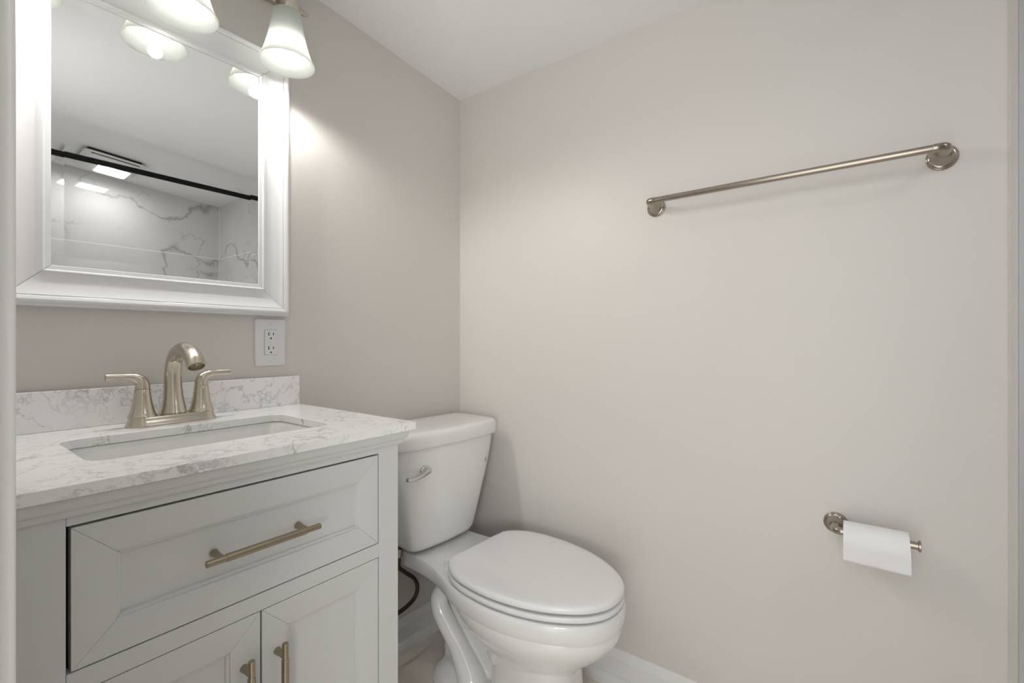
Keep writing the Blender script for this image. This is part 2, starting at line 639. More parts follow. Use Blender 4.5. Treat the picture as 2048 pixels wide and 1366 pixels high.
e = 0.004
sec = [(-0.018, 0.8648, 0.040), (e * 0 - 0.004, 0.8648, 0.030), (-0.002, 0.8630, 0.030), (0.0005, 0.855, 0.031), (0.004, 0.80, 0.034), (0.010, 0.765, 0.040),
       (0.022, 0.748, 0.050), (0.045, 0.740, 0.050), (0.10, 0.736, 0.012)]
bm_loft(bm, [rr_ring(hx0 + i, hx1 - i, hy0 + i, hy1 - i, r, z) for i, z, r in sec], (False, True))
bo = [(-0.018, 0.8648, 0.040), (-0.018, 0.85, 0.040), (-0.008, 0.80, 0.044), (0.0, 0.75, 0.048), (0.03, 0.722, 0.050)]
bm_loft(bm, [rr_ring(hx0 + i, hx1 - i, hy0 + i, hy1 - i, r, z) for i, z, r in bo], (False, True))
make('basin', bm, porc_m, snk, smooth=60)
bm = bmesh.new()
bm_lathe(bm, [(0.030, 0.7352), (0.031, 0.7378), (0.028, 0.7390), (0.022, 0.7375), (0.021, 0.7385), (0.006, 0.7415), (0.0005, 0.742)], (VC, -0.24, 0), 'z', 36, (False, True))
make('drain', bm, nickel_m, snk)

# ------------------------------------------------------------------ faucet
FX, FY, FZ = -0.9775, -0.088, 0.882
fau = thing('faucet', 'brushed nickel two-handle faucet standing on the countertop behind the sink', 'faucet', (FX, FY, FZ))


def stad(hl, r, z, n=14):
    out = []
    for i in range(n + 1):
        a = -PI / 2 + PI * i / n
        out.append((FX + hl + r * math.cos(a), FY + r * math.sin(a), FZ + z))
    for i in range(n + 1):
        a = PI / 2 + PI * i / n
        out.append((FX - hl + r * math.cos(a), FY + r * math.sin(a), FZ + z))
    return out


bm = bmesh.new()
bm_loft(bm, [stad(0.052, r, z) for r, z in ((0.0285, 0.0), (0.0290, 0.002), (0.0275, 0.0055), (0.0252, 0.010), (0.0240, 0.015), (0.0235, 0.0185), (0.0228, 0.0198))])
make('base', bm, nickel_m, fau, smooth=40)
bm = bmesh.new()
bm_lathe(bm, [(0.0245, 0.0195), (0.0245, 0.0205), (0.0235, 0.0215)], (FX, FY, FZ), 'z', 40)
S = [(0, 0, 0.021, .0235), (0, 0.001, 0.034, .0208), (0, 0.0035, 0.055, .0180), (0, 0.0055, 0.085, .0160), (0, 0.003, 0.115, .0150), (0, -0.008, 0.137, .0146),
     (0, -0.030, 0.1510, .0146), (0, -0.060, 0.1560, .0148), (0, -0.092, 0.1490, .0153), (0, -0.114, 0.1345, .0158), (0, -0.122, 0.1235, .0160)]
bm_tube(bm, [(FX + a, FY - 0.004 + b_, FZ + c_) for a, b_, c_, r in S], [r for *_, r in S], 32, 6, cap=(True, False))
# hollow outlet
end = V(FX, FY - 0.004 - 0.122, FZ + 0.1235)
dirn = V(0, -0.122 + 0.114, 0.1235 - 0.1345).normalized()
make('spout', bm, nickel_m, fau, smooth=50)
bm = bmesh.new()
side = V(1, 0, 0)
upv = side.cross(dirn)
rings = []
for r, d in ((0.0160, 0.0), (0.0160, 0.0012), (0.0138, 0.0012), (0.0130, -0.004), (0.0125, -0.008)):
    rings.append([end + dirn * d + side * (r * math.cos(2 * PI * i / 32)) + upv * (r * math.sin(2 * PI * i / 32)) for i in range(32)])
bm_loft(bm, rings, (False, True))
make('aerator', bm, nickel_m, fau, smooth=40)
for s in (-1, 1):
    hx = FX + s * 0.0525
    bm = bmesh.new()
    bm_lathe(bm, [(0.0243, 0.0195), (0.0243, 0.0212), (0.0228, 0.0235), (0.0205, 0.030), (0.0180, 0.040), (0.0158, 0.052), (0.0142, 0.065), (0.0133, 0.0745),
                  (0.0128, 0.0755)], (hx, FY, FZ), 'z', 40)
    hb = make('handle', bm, nickel_m, fau, smooth=40)
    bm = bmesh.new()
    T = [(0, 0, 0.0760, .0128), (0, 0, 0.084, .0124), (s * 0.004, 0, 0.0935, .0110), (s * 0.014, 0, 0.0995, .0088), (s * 0.028, 0, 0.1015, .0068),
         (s * 0.041, 0, 0.1020, .0068), (s * 0.0565, 0, 0.1020, .0073), (s * 0.0575, 0, 0.1020, .0066)]
    bm_tube(bm, [(hx + a, FY + b_, FZ + c_) for a, b_, c_, r in T], [r for *_, r in T], 24, 6)
    make('lever', bm, nickel_m, hb, smooth=50)

# ------------------------------------------------------------------ mirror
mx0, mx1, mz0, mz1 = -1.1530, -0.7725, 1.2005, 1.7330
mir = thing('wall_mirror', 'rectangular mirror with a wide glossy white frame above the sink', 'mirror', ((mx0 + mx1) / 2, 0, mz0))
mc = ((mx0 + mx1) / 2, 0, (mz0 + mz1) / 2)
prof = [(0, 0.0), (0, 0.0200), (0.0008, 0.0212), (0.0085, 0.0218), (0.0092, 0.0228), (0.0102, 0.0240), (0.0120, 0.0246), (0.0135, 0.0238), (0.0142, 0.0222),
        (0.0160, 0.0214), (0.0210, 0.0206), (0.0300, 0.0206), (0.0400, 0.0220), (0.0500, 0.0250), (0.0565, 0.0285), (0.0583, 0.0296), (0.0586, 0.0284), (0.0598, 0.0284),
        (0.0602, 0.0318), (0.0635, 0.0345), (0.0675, 0.0358), (0.0710, 0.0350), (0.0740, 0.0322), (0.0755, 0.0285), (0.0770, 0.0275), (0.0785, 0.0255), (0.0795, 0.0220), (0.0795, 0.0)]
bm = bmesh.new()
frame_pieces(bm, mx1 - mx0, mz1 - mz0, prof, 0.0004, mc)
make('frame', bm, frame_m, mir, smooth=25)
bm = bmesh.new()
bw, rise, yg = 0.0185, 0.00029, -0.0185
i0 = [(mx0 + bw, yg, mz0 + bw), (mx1 - bw, yg, mz0 + bw), (mx1 - bw, yg, mz1 - bw), (mx0 + bw, yg, mz1 - bw)]
o0 = [(mx0, yg - rise, mz0), (mx1, yg - rise, mz0), (mx1, yg - rise, mz1), (mx0, yg - rise, mz1)]
ob = [(mx0, -0.012, mz0), (mx1, -0.012, mz0), (mx1, -0.012, mz1), (mx0, -0.012, mz1)]
bm_loft(bm, [ob, o0, i0], (True, True))
make('glass', bm, mirror_m, mir, smooth=0)

# ------------------------------------------------------------------ outlet
ox, oz = -0.7345, 1.0515
out = thing('wall_outlet', 'white two-socket electrical outlet below the right corner of the mirror', 'outlet', (ox, 0, oz))
bm = bmesh.new()
hw, hh = 0.0395, 0.0620
rings = []
for i, y in ((0, 0), (0, -0.003), (0.0015, -0.0052), (0.004, -0.0060)):
    rings.append([(x, y, z) for x, z in rrect_pts(ox - hw + i, ox + hw - i, oz - hh + i, oz + hh - i, 0.0035, 4)])
bm_loft(bm, rings)
make('wall_plate', bm, plast_m, out, smooth=30)
rx0, rx1, rz0, rz1 = ox - 0.0166, ox + 0.0166, oz - 0.0333, oz + 0.0333
bm = bmesh.new()
bm_loft(bm, [[(x, y, z) for x, z in rrect_pts(rx0 - i, rx1 + i, rz0 - i, rz1 + i, 0.003, 4)] for i, y in ((0.0005, -0.0058), (0.0005, -0.00625))])
make('gap', bm, basic('gap_grey', (0.10, 0.10, 0.10), 0.8), out, smooth=0)
bm = bmesh.new()
bm_loft(bm, [[(x, y, z) for x, z in rrect_pts(rx0 + i, rx1 - i, rz0 + i, rz1 - i, 0.0025, 4)] for i, y in ((0, -0.0055), (0, -0.0072), (0.0006, -0.0078))])
rec = make('receptacle', bm, plast_m, out, smooth=30)
bm = bmesh.new()
for zc, k in ((oz + 0.0185, 1), (oz - 0.0185, 1)):
    bm_box(bm, ox - 0.0073, ox - 0.0051, -0.0081, -0.0077, zc - 0.0008, zc + 0.0080)
    bm_box(bm, ox + 0.0048, ox + 0.0068, -0.0081, -0.0077, zc, zc + 0.0072)
    bm_lathe(bm, [(0.0022, 0.0077), (0.0022, 0.0081)], (ox - 0.0006, 0, zc - 0.0080), '-y', 16)
make('slots', bm, slot_m, rec, smooth=0)
bm = bmesh.new()
for zc in (oz + 0.0035, oz - 0.0045):
    bm_box(bm, ox - 0.0070, ox + 0.0070, -0.0086, -0.0077, zc - 0.0001, zc + 0.0012)
bm_box(bm, ox - 0.0070, ox + 0.0070, -0.0083, -0.0077, oz - 0.0030, oz + 0.0030)
make('test_button', bm, plast_m, rec, smooth=0, bevel=0.0002)
for s in (-1, 1):
    bm = bmesh.new()
    z = oz + s * 0.0500
    bm_lathe(bm, [(0.0030, 0.0058), (0.0029, 0.0066), (0.002, 0.0070)], (ox, 0, z), '-y', 20)
    make('screw', bm, plast_m, out, smooth=40)

# ------------------------------------------------------------------ vanity light
LX, LY = -0.9655, -0.106
vl = thing('vanity_light', 'three-shade brushed nickel vanity light above the mirror', 'light fixture', (LX, 0, 1.95))
ZB = 1.965
# canoe-shaped backplate, ridge in the middle
bm = bmesh.new()
nseg = 40
half = 0.340
top, ridge, bot = [], [], []
rings = []
for i in range(nseg + 1):
    t = -1 + 2 * i / nseg
    k = max(1e-3, 1 - abs(t) ** 3.5)
    x = LX + half * t
    kb = max(1e-3, (1 - abs(t) ** 6))
    zr = ZB + 0.014 - 0.0 * k
    rings.append([(x, -0.001, zr - 0.028 * kb - 0.0), (x, -0.001 - 0.018 * k, zr - 0.026 * kb), (x, -0.002 - 0.030 * k, zr - 0.005 * kb),
                  (x, -0.002 - 0.030 * k, zr + 0.016 * k), (x, -0.001, zr + 0.034 * k)])
bm_loft(bm, rings)
make('backplate', bm, nickel_m, vl, smooth=25)
shx = [LX - 0.223, LX, LX + 0.223]
for sx in shx:
    bm = bmesh.new()
    bm_tube(bm, [(sx, -0.025, ZB + 0.006), (sx, -0.065, ZB + 0.006), (sx, LY + 0.012, ZB - 0.008), (sx, LY, ZB - 0.030), (sx, LY, ZB - 0.060)], 0.0080, 16, 6)
    arm = make('arm', bm, nickel_m, vl)
    bm = bmesh.new()
    bm_lathe(bm, [(0.008, 1.9085), (0.0245, 1.9065), (0.0268, 1.9050), (0.0268, 1.8790), (0.0262, 1.8780), (0.018, 1.8780), (0.0165, 1.845), (0.012, 1.845)], (sx, LY, 0), 'z', 40)
    make('collar', bm, nickel_m, arm)
    bm = bmesh.new()
    zb = 1.7505
    po = [(0.0300, 0.1275), (0.0330, 0.1262), (0.0342, 0.1230), (0.0348, 0.1150), (0.0368, 0.0980), (0.0405, 0.0770), (0.0450, 0.0560), (0.0510, 0.0340), (0.0575, 0.0150),
          (0.0625, 0.0035), (0.0648, 0.0002), (0.0640, -0.0010)]
    pin = [(0.0622, 0.0002), (0.0600, 0.0030), (0.0550, 0.0150), (0.0486, 0.0340), (0.0427, 0.0560), (0.0382, 0.0770), (0.0345, 0.0980), (0.0325, 0.1150), (0.0318, 0.1220), (0.0300, 0.1240)]
    po = [(q, z + zb) for q, z in po]
    pin = [(q, z + zb) for q, z in pin]
    pr = po + pin
    rings = []
    bm_lathe(bm, pr + [pr[0]], (sx, LY, 0), 'z', 56, (False, False))
    bmesh.ops.remove_doubles(bm, verts=bm.verts, dist=1e-5)
    make('lamp_shade', bm, glass_m, vl, smooth=60)
    bm = bmesh.new()
    bp_ = []
    bm_lathe(bm, [(0.0120, 1.850), (0.0135, 1.835), (0.0190, 1.8125), (0.0235, 1.8035)], (sx, LY, 0), 'z', 28)
    make('bulb_base', bm, plast_m, vl, smooth=60)
    bm = bmesh.new()
    for i in range(0, 13):
        a = math.radians(55) - math.radians(145) * i / 12
        bp_.append((max(0.0004, 0.0285 * math.cos(a)), 1.781 + 0.0285 * math.sin(a)))
    bm_lathe(bm, bp_, (sx, LY, 0), 'z', 28)
    make('bulb', bm, bulb_m, vl, smooth=60)
    ld = bpy.data.lights.new('bulb_light', 'SPOT')
    ld.energy = SPOT
    ld.color = (1.0, 0.975, 0.94)
    ld.spot_size = math.radians(175)
    ld.spot_blend = 0.42
    ld.shadow_soft_size = 0.014
    lo_ = bpy.data.objects.new('bulb_light', ld)
    COL.objects.link(lo_)
    lo_.location = (sx, LY, 1.735)
    lo_.rotation_euler = (math.radians(-10), 0, 0)

# ------------------------------------------------------------------ towel bar
tb = thing('towel_bar', 'brushed nickel towel bar fixed on the right-hand wall', 'towel bar', (0, -1.088, 1.446))
TZ, TX, ya, yb_ = 1.4465, -0.066, -0.7830, -1.3960
bm = bmesh.new()
bm_tube(bm, [(TX, ya - 0.0190, TZ), (TX, yb_ + 0.0215, TZ)], 0.0079, 24, smooth=False)
make('bar', bm, nickelh_m, tb, smooth=40)


def swoop_post(bm, y, z, s, tipx, r=0.0265, rt=0.0086, reach=0.02):
    """round wall flange flaring like a trumpet into an elbow; s = direction of the bar"""
    bm_lathe(bm, [(r, 0.0), (r, 0.0028), (r * 0.975, 0.0038), (r * 0.93, 0.0042), (r * 0.925, 0.0058), (r * 0.86, 0.0075), (r * 0.70, 0.0090)], (0, y, z), '-x', 40)
    pts = [(-0.007, y, z, r * 0.80), (-0.0105, y, z, r * 0.70), (-0.018, y, z + 0.0004, r * 0.54), (-0.030, y, z + 0.0010, r * 0.44), (tipx + 0.016, y + s * 0.0003, z + 0.002, r * 0.40),
           (tipx + 0.004, y + s * 0.0025, z + 0.0025, rt * 1.10), (tipx, y + s * 0.0105, z + 0.0025, rt), (tipx, y + s * reach, z + 0.0025, rt)]
    bm_tube(bm, [p[:3] for p in pts], [p[3] for p in pts], 28, 6)


for y, s in ((ya, -1), (yb_, 1)):
    bm = bmesh.new()
    swoop_post(bm, y, TZ - 0.0025, s, TX, reach=0.018 if s < 0 else 0.0205)
    make('post', bm, nickelh_m, tb, smooth=50)

# ------------------------------------------------------------------ toilet paper holder + roll
tp = thing('toilet_paper_holder', 'brushed nickel open-arm paper holder on the right wall', 'toilet paper holder', (0, -1.212, 0.626))
bm = bmesh.new()
swoop_post(bm, -1.2120, 0.6265, -1, -0.062, r=0.0245, rt=0.0082, reach=0.02)
make('post', bm, nickelh_m, tp, smooth=50)
bm = bmesh.new()
bm_tube(bm, [(-0.062, -1.227, 0.630), (-0.062, -1.3530, 0.630)], 0.0080, 24, smooth=False)
make('bar', bm, nickelh_m, tp)
bm = bmesh.new()
rr = [(0.0105, -1.3530), (0.0118, -1.3536), (0.0118, -1.3568), (0.0105, -1.3576)]
bm_lathe(bm, rr, (-0.062, 0, 0.630), 'y', 28)
make('end_cap', bm, nickelh_m, tp)
roll = thing('toilet_paper_roll', 'thin white paper roll hanging on the nickel holder', 'toilet paper', (-0.062, -1.283, 0.6165))
bm = bmesh.new()
rc = V(-0.062, 0, 0.6170)
R = 0.0350
y0, y1 = -1.2275, -1.3370
# wound body with open core
ringsO = []
for rad, y in ((0.0200, y0), (R - 0.001, y0), (R, y0 - 0.001), (R, y1 + 0.001), (R - 0.001, y1), (0.0200, y1), (0.0200, y0)):
    ringsO.append([rc + V(rad * math.cos(2 * PI * i / 64), y, rad * math.sin(2 * PI * i / 64)) for i in range(64)])
bm_loft(bm, ringsO, (False, False))
bmesh.ops.remove_doubles(bm, verts=bm.verts, dist=1e-6)
make('wound_paper', bm, paper_m, roll, smooth=50)
bm = bmesh.new()
# loose tail: over the top, down the room side
path = []
for i in range(24):
    a = math.radians(70 + 118 * i / 23)
    path.append((rc.x + (R + 0.0012) * math.cos(a), rc.z + (R + 0.0012) * math.sin(a)))
x_, z_ = path[-1]
for i in range(1, 9):
    path.append((x_ + 0.0012 * i * 0.6, z_ - 0.0044 * i))
random.seed(3)
gv, gb = [], []
ny = 22
for k, (x, z) in enumerate(path):
    row, rowb = [], []
    for j in range(ny + 1):
        t = j / ny
        yy = y0 + (y1 - y0) * t - 0.0035 * (k / len(path)) * t
        w = 0.0005 * math.sin(9 * t + 0.4 * k) + 0.0003 * math.sin(23 * t + k)
        dz = -0.0016 * t * (k / len(path)) ** 3
        row.append(bm.verts.new((x - w * (k / len(path)), yy, z + dz)))
        rowb.append(bm.verts.new((x - w * (k / len(path)) + 0.0004, yy, z + dz - 0.0002)))
    gv.append(row)
    gb.append(rowb)
for G in (gv, gb):
    for a in range(len(path) - 1):
        for j in range(ny):
            bm.faces.new((G[a][j], G[a][j + 1], G[a + 1][j + 1], G[a + 1][j]))
for j in range(ny):
    bm.faces.new((gv[-1][j], gv[-1][j + 1], gb[-1][j + 1], gb[-1][j]))
make('loose_sheet', bm, paper_m, roll, smooth=60)
bm = bmesh.new()
rings = []
for rad, y in ((0.0198, y0 + 0.0003), (0.0198, y1 - 0.0003), (0.0188, y1 - 0.0003), (0.0188, y0 + 0.0003), (0.0198, y0 + 0.0003)):
    rings.append([rc + V(rad * math.cos(2 * PI * i / 48), y, rad * math.sin(2 * PI * i / 48)) for i in range(48)])
bm_loft(bm, rings, (False, False))
make('cardboard_core', bm, card_m, roll, smooth=50)

# ------------------------------------------------------------------ toilet
TCX = -0.276
TR = math.radians(-3.0)
wc = thing('toilet', 'white two-piece toilet with closed lid between vanity and right wall', 'toilet', (TCX, -0.40, 0))


def tank_ring(hw, yb, yf, bow, z, n=7.0, m=72, cx=TCX):
    """boxy outline with a bowed front"""
    out = []
    cx -= 0.007
    yc, hy = (yb + yf) / 2, abs(yb - yf) / 2
    for i in range(m):
        a = 2 * PI * i / m
        c_, s_ = math.cos(a), math.sin(a)
        x = hw * math.copysign(abs(c_) ** (2 / n), c_)
        y = hy * math.copysign(abs(s_) ** (2 / n), s_)
        if s_ < 0:
            y -= bow * (1 - (x / hw) ** 2) * min(1, -y / hy)
        out.append((cx + x, yc + y, z))
    return out


bm = bmesh.new()
secs = [(0.108, -0.040, -0.165, 0.006, 0.408), (0.122, -0.035, -0.178, 0.010, 0.4085), (0.131, -0.030, -0.185, 0.012, 0.414), (0.137, -0.026, -0.190, 0.014, 0.428),
        (0.148, -0.024, -0.195, 0.016, 0.47), (0.162, -0.022, -0.202, 0.018, 0.53), (0.178, -0.021, -0.208, 0.020, 0.59), (0.194, -0.020, -0.213, 0.021, 0.65),
        (0.2030, -0.020, -0.217, 0.022, 0.70), (0.2060, -0.020, -0.219, 0.022, 0.735)]
bm_loft(bm, [tank_ring(*s[:4], s[4], 9.0, 96) for s in secs])
tank = make('tank', bm, porc_m, wc, smooth=60)
bm = bmesh.new()
secs = [(0.203, -0.016, -0.224, 0.022, 0.7345), (0.207, -0.014, -0.228, 0.023, 0.7360), (0.2085, -0.013, -0.230, 0.023, 0.742), (0.2095, -0.012, -0.2315, 0.023, 0.765), (0.2085, -0.013, -0.230, 0.023, 0.7745),
        (0.205, -0.016, -0.2265, 0.023, 0.7810), (0.198, -0.022, -0.219, 0.022, 0.7845), (0.188, -0.031, -0.209, 0.021, 0.7855), (0.12, -0.07, -0.16, 0.012, 0.7860)]
bm_loft(bm, [tank_ring(s[0] + 0.006, *s[1:4], s[4], 10.0, 96) for s in secs])
make('tank_lid', bm, porc_m, wc, smooth=60)

# flush lever
lv = V(-0.403, -0.2285, 0.6690)
bm = bmesh.new()
bm_lathe(bm, [(0.0165, 0.000), (0.0165, 0.004), (0.0145, 0.0065), (0.0095, 0.008), (0.009, 0.012)], (lv.x, lv.y + 0.003, lv.z), '-y', 32)
bm_tube(bm, [(lv.x + 0.004, lv.y - 0.009, lv.z + 0.001), (lv.x - 0.008, lv.y - 0.012, lv.z - 0.001), (lv.x - 0.030, lv.y - 0.017, lv.z - 0.0075), (lv.x - 0.060, lv.y - 0.019, lv.z - 0.0105), (lv.x - 0.078, lv.y - 0.018, lv.z - 0.0075)],
        [0.0120, 0.0112, 0.0078, 0.0066, 0.0072], 24, 8, squash=(1, 0.85))
make('flush_lever', bm, chrome_m, wc, smooth=60)
# small oval mark at the upper right of the tank front
bm = bmesh.new()
lm = V(TCX + 0.145, 0, 0.6505)
_u = (0.145 + 0.007) / 0.194
lm.y = -0.1165 - 0.0965 * (1 - _u ** 9) ** (1 / 9) - 0.021 * (1 - _u ** 2) - 0.0003
ring1 = []
for k, (ra, rb) in enumerate(((0.0050, 0.0078), (0.0043, 0.0070))):
    ring1.append([lm + V(ra * math.cos(2 * PI * i / 32), 0, rb * math.sin(2 * PI * i / 32)) for i in range(32)])
bm_loft(bm, ring1 + [[p + V(0, -0.0004, 0) for p in ring1[1]], [p + V(0, -0.0004, 0) for p in ring1[0]], ring1[0]], (False, False))
bm_loft(bm, [[lm + V(x, y, z) for x, z in ((-0.0010, -0.0042), (0.0014, -0.0042), (0.0012, 0.0005), (0.0004, 0.0028), (-0.0008, 0.0004))] for y in (0, -0.0004)])
bm_box(bm, lm.x - 0.0004, lm.x + 0.0004, lm.y - 0.0004, lm.y, lm.z - 0.0145, lm.z - 0.0095)
make('printed_mark', bm, slot_m, wc, smooth=0)

# bowl outlines
SEAT = [(0.0, -0.7945), (0.030, -0.7915), (0.060, -0.780), (0.092, -0.757), (0.122, -0.7205), (0.150, -0.672), (0.1715, -0.612), (0.1835, -0.545), (0.1850, -0.490), (0.1800, -0.430), (0.1650, -0.380),
        (0.1380, -0.342), (0.1170, -0.3275), (0.095, -0.3258), (0.05, -0.3255), (0.0, -0.3255)]


def seat_ring(z, inset=0.0, k=5, dy=0.0):
    P_ = catmull([(x, y, 0) for x, y in SEAT], k)
    pts = [(p.x, p.y) for p in P_]
    full = pts + [(-x, y) for x, y in reversed(pts[1:-1])]
    out = []
    cy_ = -0.545
    for x, y in full:
        l = math.hypot(x, y - cy_)
        q = 1 - inset / l
        out.append((TCX + x * q, cy_ + (y - cy_) * q + dy, z))
    return out


bm = bmesh.new()
bm_loft(bm, [seat_ring(z, i) for i, z in ((0.012, 0.4250), (0.001, 0.4252), (0.0, 0.4272), (0.0, 0.4330), (0.0018, 0.4375), (0.006, 0.4400), (0.018, 0.4412), (0.040, 0.4420), (0.09, 0.4426))])
make('seat_lid', bm, seat_m, wc, smooth=50)
bm = bmesh.new()
bm_loft(bm, [seat_ring(z, i) for i, z in ((0.010, 0.4035), (0.002, 0.4038), (0.0005, 0.4060), (0.0005, 0.4140), (0.002, 0.4162), (0.006, 0.4170), (0.05, 0.4170))], (True, True))
make('seat', bm, seat_m, wc, smooth=50)
for s in (-1, 1):
    bm = bmesh.new()
    hx = TCX + s * 0.0900
    ring = [(hx + x, -0.318 + y) for x, y in rrect_pts(-0.034, 0.034, -0.016, 0.016, 0.007, 5)]
    bm_loft(bm, [[(x, y, z) for x, y in ring] for z in (0.3985, 0.418, 0.422)])
    bm_tube(bm, [(hx - 0.036, -0.323, 0.4225), (hx + 0.039, -0.323, 0.4225)], 0.0095, 20, smooth=False)
    make('hinge', bm, seat_m, wc, smooth=50)


def egg(z, hw, yb, yf, n=60, nb=2.4, nf=2.0, wy=0.5):
    """outline between back yb and front yf, widest at fraction wy from the back"""
    yw = yb + (yf - yb) * wy
    out = []
    for i in range(n):
        a = 2 * PI * i / n
        c_, s_ = math.cos(a), math.sin(a)
        if s_ < 0:
            ex, r = nf, yw - yf
        else:
            ex, r = nb, yb - yw
        out.append((TCX + hw * math.copysign(abs(c_) ** (2 / ex), c_), yw + r * math.copysign(abs(s_) ** (2 / ex), s_), z))
    return out


# rim plate running back under the tank, then the bowl
PLATE = [(0.0, -0.797), (0.030, -0.794), (0.061, -0.783), (0.094, -0.760), (0.125, -0.7225), (0.153, -0.673), (0.1745, -0.612), (0.1865, -0.545), (0.1875, -0.490), (0.1815, -0.430), (0.1690, -0.375),
         (0.1510, -0.325), (0.1360, -0.280), (0.1270, -0.235), (0.1235, -0.180), (0.1225, -0.110), (0.1200, -0.058), (0.1080, -0.040), (0.06, -0.036), (0.0, -0.035)]


def plate_ring(z, inset, sy=0.0):
    P_ = catmull([(x, y, 0) for x, y in PLATE], 4)
    pts = [(p.x, p.y) for p in P_]
    full = pts + [(-x, y) for x, y in reversed(pts[1:-1])]
    n = len(full)
    out = []
    for i, (x, y) in enumerate(full):
        xa, ya_ = full[i - 1]
        xb, yb2 = full[(i + 1) % n]
        tx, ty = xb - xa, yb2 - ya_
        l = math.hypot(tx, ty) or 1
        out.append((TCX + x - ty / l * inset, y + tx / l * inset, z))
    return out


bm = bmesh.new()
bm_loft(bm, [plate_ring(z, i) for i, z in ((0.012, 0.3980), (0.006, 0.3972), (0.002, 0.3945), (0.0, 0.3900), (0.0, 0.3780), (0.0015, 0.3640), (0.0040, 0.3540), (0.0065, 0.3480), (0.0100, 0.3455), (0.06, 0.3440))])
bowl = [(0.350, 0.1780, -0.300, -0.7880), (0.342, 0.1798, -0.302, -0.7896), (0.328, 0.1782, -0.306, -0.7870),
        (0.315, 0.1740, -0.312, -0.7810), (0.300, 0.1660, -0.318, -0.771), (0.280, 0.1525, -0.328, -0.754), (0.260, 0.1365, -0.340, -0.732), (0.250, 0.1275, -0.346, -0.720), (0.240, 0.118, -0.355, -0.705), (0.220, 0.103, -0.370, -0.685), (0.195, 0.093, -0.385, -0.668), (0.17, 0.088, -0.40, -0.655)]
bm_loft(bm, [egg(z, hw, yb, yf, n=120, wy=0.46) for z, hw, yb, yf in bowl])
make('bowl', bm, porc_m, wc, smooth=24)
bm = bmesh.new()
# front column of the pedestal
col = [(0.235, 0.094, -0.40, -0.672, 3), (0.20, 0.0930, -0.43, -0.672, 3.2), (0.15, 0.0930, -0.435, -0.672, 3.6), (0.08, 0.0960, -0.435, -0.676, 4), (0.02, 0.1010, -0.43, -0.682, 4), (0.0, 0.1030, -0.43, -0.684, 4)]
bm_loft(bm, [egg(z, hw, yb, yf, nb=q, nf=q * 0.8, wy=0.45) for z, hw, yb, yf, q in col])
# rear core panel behind the trap
core = [(0.350, 0.034, -0.105, -0.45), (0.30, 0.030, -0.130, -0.45), (0.20, 0.028, -0.178, -0.45), (0.10, 0.032, -0.195, -0.45), (0.0, 0.040, -0.200, -0.45)]
bm_loft(bm, [egg(z, hw, yb, yf, nb=5, nf=5, wy=0.5) for z, hw, yb, yf in core])
# throat behind the bowl
thr = [(0.345, 0.090, -0.300, -0.50), (0.30, 0.080, -0.335, -0.50), (0.26, 0.070, -0.360, -0.50), (0.20, 0.055, -0.385, -0.50)]
bm_loft(bm, [egg(z, hw, yb, yf, nb=2.5, nf=4, wy=0.5) for z, hw, yb, yf in thr])
# foot flange
foot = [(0.0, 0.112, -0.165, -0.640), (0.012, 0.112, -0.165, -0.640), (0.035, 0.104, -0.180, -0.620), (0.060, 0.085, -0.205, -0.60), (0.080, 0.060, -0.235, -0.58)]
bm_loft(bm, [egg(z, hw, yb, yf, nb=2.6, nf=3, wy=0.5) for z, hw, yb, yf in foot])
# trapway tubes, one bulging on each side
for s in (-1, 1):
    T = [(0.030, -0.405, 0.215, .026), (0.034, -0.350, 0.245, .025), (0.038, -0.315, 0.275, .024), (0.046, -0.280, 0.299, .024), (0.056, -0.244, 0.298, .0245), (0.061, -0.218, 0.266, .026), (0.062, -0.226, 0.226, .0275),
         (0.060, -0.262, 0.183, .028), (0.058, -0.300, 0.145, .029), (0.060, -0.335, 0.105, .036), (0.062, -0.362, 0.070, .044), (0.062, -0.372, 0.03, .047)]
    bm_tube(bm, [(TCX + s * a, b_, c_) for a, b_, c_, r in T], [r for *_, r in T], 24, 6)
bw_ = make('pedestal', bm, porc_m, wc, smooth=0)
rm = bw_.modifiers.new('fuse', 'REMESH')
rm.mode = 'VOXEL'
rm.voxel_size = 0.0035
rm.use_smooth_shade = True
smm = bw_.modifiers.new('soften', 'SMOOTH')
smm.factor = 0.5
smm.iterations = 7
wc.rotation_euler.z = TR
wc.location.x += 0.006

# ------------------------------------------------------------------ supply hose
hs = thing('water_supply_hose', 'dark braided water hose looping beneath the toilet tank', 'hose', (-0.40, -0.06, 0.2))
HP = [(-0.388, -0.105, 0.388), (-0.386, -0.100, 0.365), (-0.372, -0.085, 0.334), (-0.337, -0.080, 0.300), (-0.303, -0.078, 0.268), (-0.289, -0.078, 0.235), (-0.300, -0.078, 0.205), (-0.335, -0.078, 0.190),
      (-0.385, -0.078, 0.187), (-0.440, -0.070, 0.200)]
bm = bmesh.new()
bm_tube(bm, HP, 0.0066, 18, 12)
make('braided_tube', bm, hose_m, hs, smooth=60)
bm = bmesh.new()
bm_lathe(bm, [(0.010, 0.380), (0.0115, 0.384), (0.0125, 0.400), (0.0145, 0.4075)], (-0.388, -0.105, 0), 'z', 10)
make('coupling_nut', bm, nickelh_m, hs, smooth=20)
bm = bmesh.new()
bm_tube(bm, [(-0.440, -0.070, 0.196), (-0.452, -0.068, 0.215)], 0.009, 12, smooth=False)
bm_lathe(bm, [(0.022, 0.0005), (0.020, 0.004), (0.009, 0.005), (0.009, 0.055), (0.012, 0.06), (0.012, 0.085), (0.006, 0.087)], (-0.455, 0, 0.215), '-y', 24)
make('shutoff_valve', bm, chrome_m, hs, smooth=40)

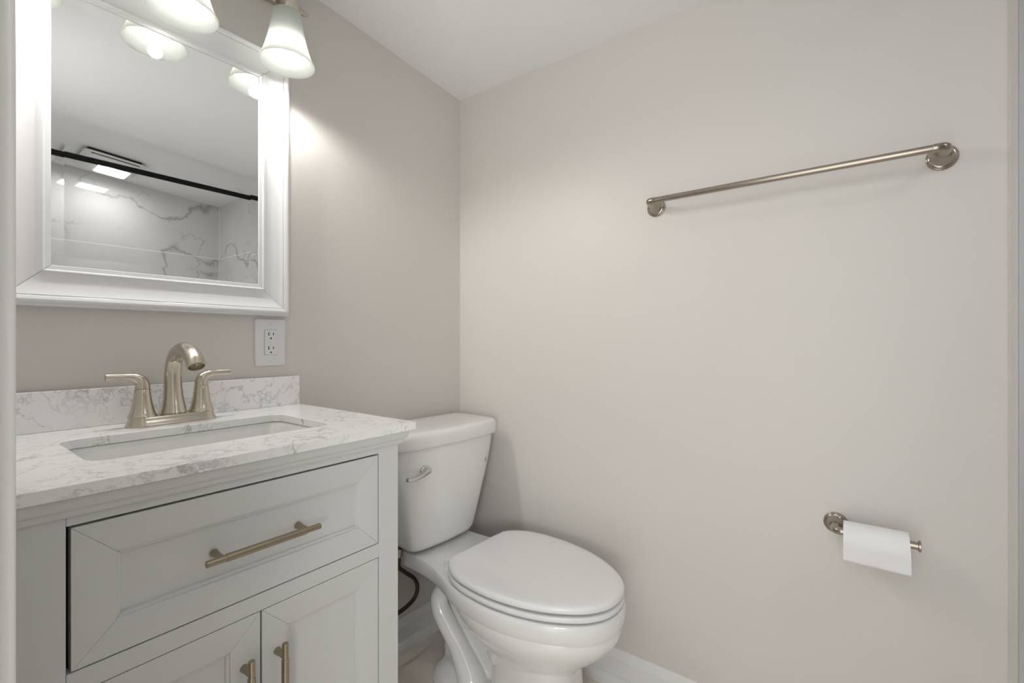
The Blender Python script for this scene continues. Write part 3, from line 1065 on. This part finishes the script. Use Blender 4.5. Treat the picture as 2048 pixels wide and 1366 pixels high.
# ------------------------------------------------------------------ shower rod
rod = thing('shower_rod', 'black shower curtain rod reflected in the mirror', 'shower rod', (-0.77, -1.535, 1.865))
bm = bmesh.new()
bm_tube(bm, [(XL, -1.535, 1.865), (-0.012, -1.535, 1.865)], 0.0128, 24, smooth=False)
make('pole', bm, rod_m, rod)
for x, ax in ((-0.0115, '-x'), (XL + 0.0005, 'x')):
    bm = bmesh.new()
    bm_lathe(bm, [(0.027, 0.0), (0.027, 0.008), (0.018, 0.014), (0.016, 0.030)], (x, -1.535, 1.865), ax, 28)
    make('flange', bm, rod_m, rod)

# ------------------------------------------------------------------ exhaust fan with light
fx, fy = -0.648, -1.985
fz = ceil_z(fx, fy)
fan = thing('exhaust_fan', 'white ceiling exhaust fan with lit lens above the shower', 'exhaust fan', (fx, fy, fz))


def rr3(hx, hy, r, z, cx=fx, cy=fy):
    return [(x, y, z + 0.0162 * (y - fy) - 0.0742 * (x - fx)) for x, y in rrect_pts(cx - hx, cx + hx, cy - hy, cy + hy, r, 5)]


bm = bmesh.new()
bm_loft(bm, [rr3(0.110, 0.125, 0.01, fz), rr3(0.110, 0.125, 0.01, fz - 0.019), ])
make('housing', bm, slot_m, fan, smooth=30)
bm = bmesh.new()
bm_loft(bm, [rr3(0.124, 0.142, 0.016, fz - 0.016), rr3(0.126, 0.144, 0.018, fz - 0.019), rr3(0.120, 0.138, 0.018, fz - 0.024), rr3(0.07, 0.075, 0.01, fz - 0.034, fx + 0.02, fy - 0.065)])
make('grille', bm, fan_m, fan, smooth=30)
bm = bmesh.new()
bm_loft(bm, [rr3(0.098, 0.0050, 0.004, fz - 0.0200, cy=fy + 0.126), rr3(0.098, 0.0050, 0.004, fz - 0.0262, cy=fy + 0.126)])
make('vent_slot', bm, slot_m, fan, smooth=30)
bm = bmesh.new()
lx, ly = fx + 0.024, fy - 0.068
bm_loft(bm, [rr3(0.066, 0.066, 0.010, fz - 0.030, lx, ly), rr3(0.066, 0.066, 0.010, fz - 0.034, lx, ly), rr3(0.060, 0.060, 0.010, fz - 0.037, lx, ly)])
make('lens', bm, lens_m, fan, smooth=30)

# ------------------------------------------------------------------ added fill light outside the doorway, behind the camera, lifting ceiling and walls
hl = bpy.data.lights.new('hallway_fill', 'AREA')
hl.energy = HALL_FILL
hl.size = 0.5
hl.color = (1.0, 0.97, 0.93)
ho = bpy.data.objects.new('hallway_fill', hl)
COL.objects.link(ho)
ho.location = (-2.25, -1.75, 0.95)
ho.rotation_euler = (Vector((0.75, 0.42, 0.40))).to_track_quat('-Z', 'Y').to_euler()
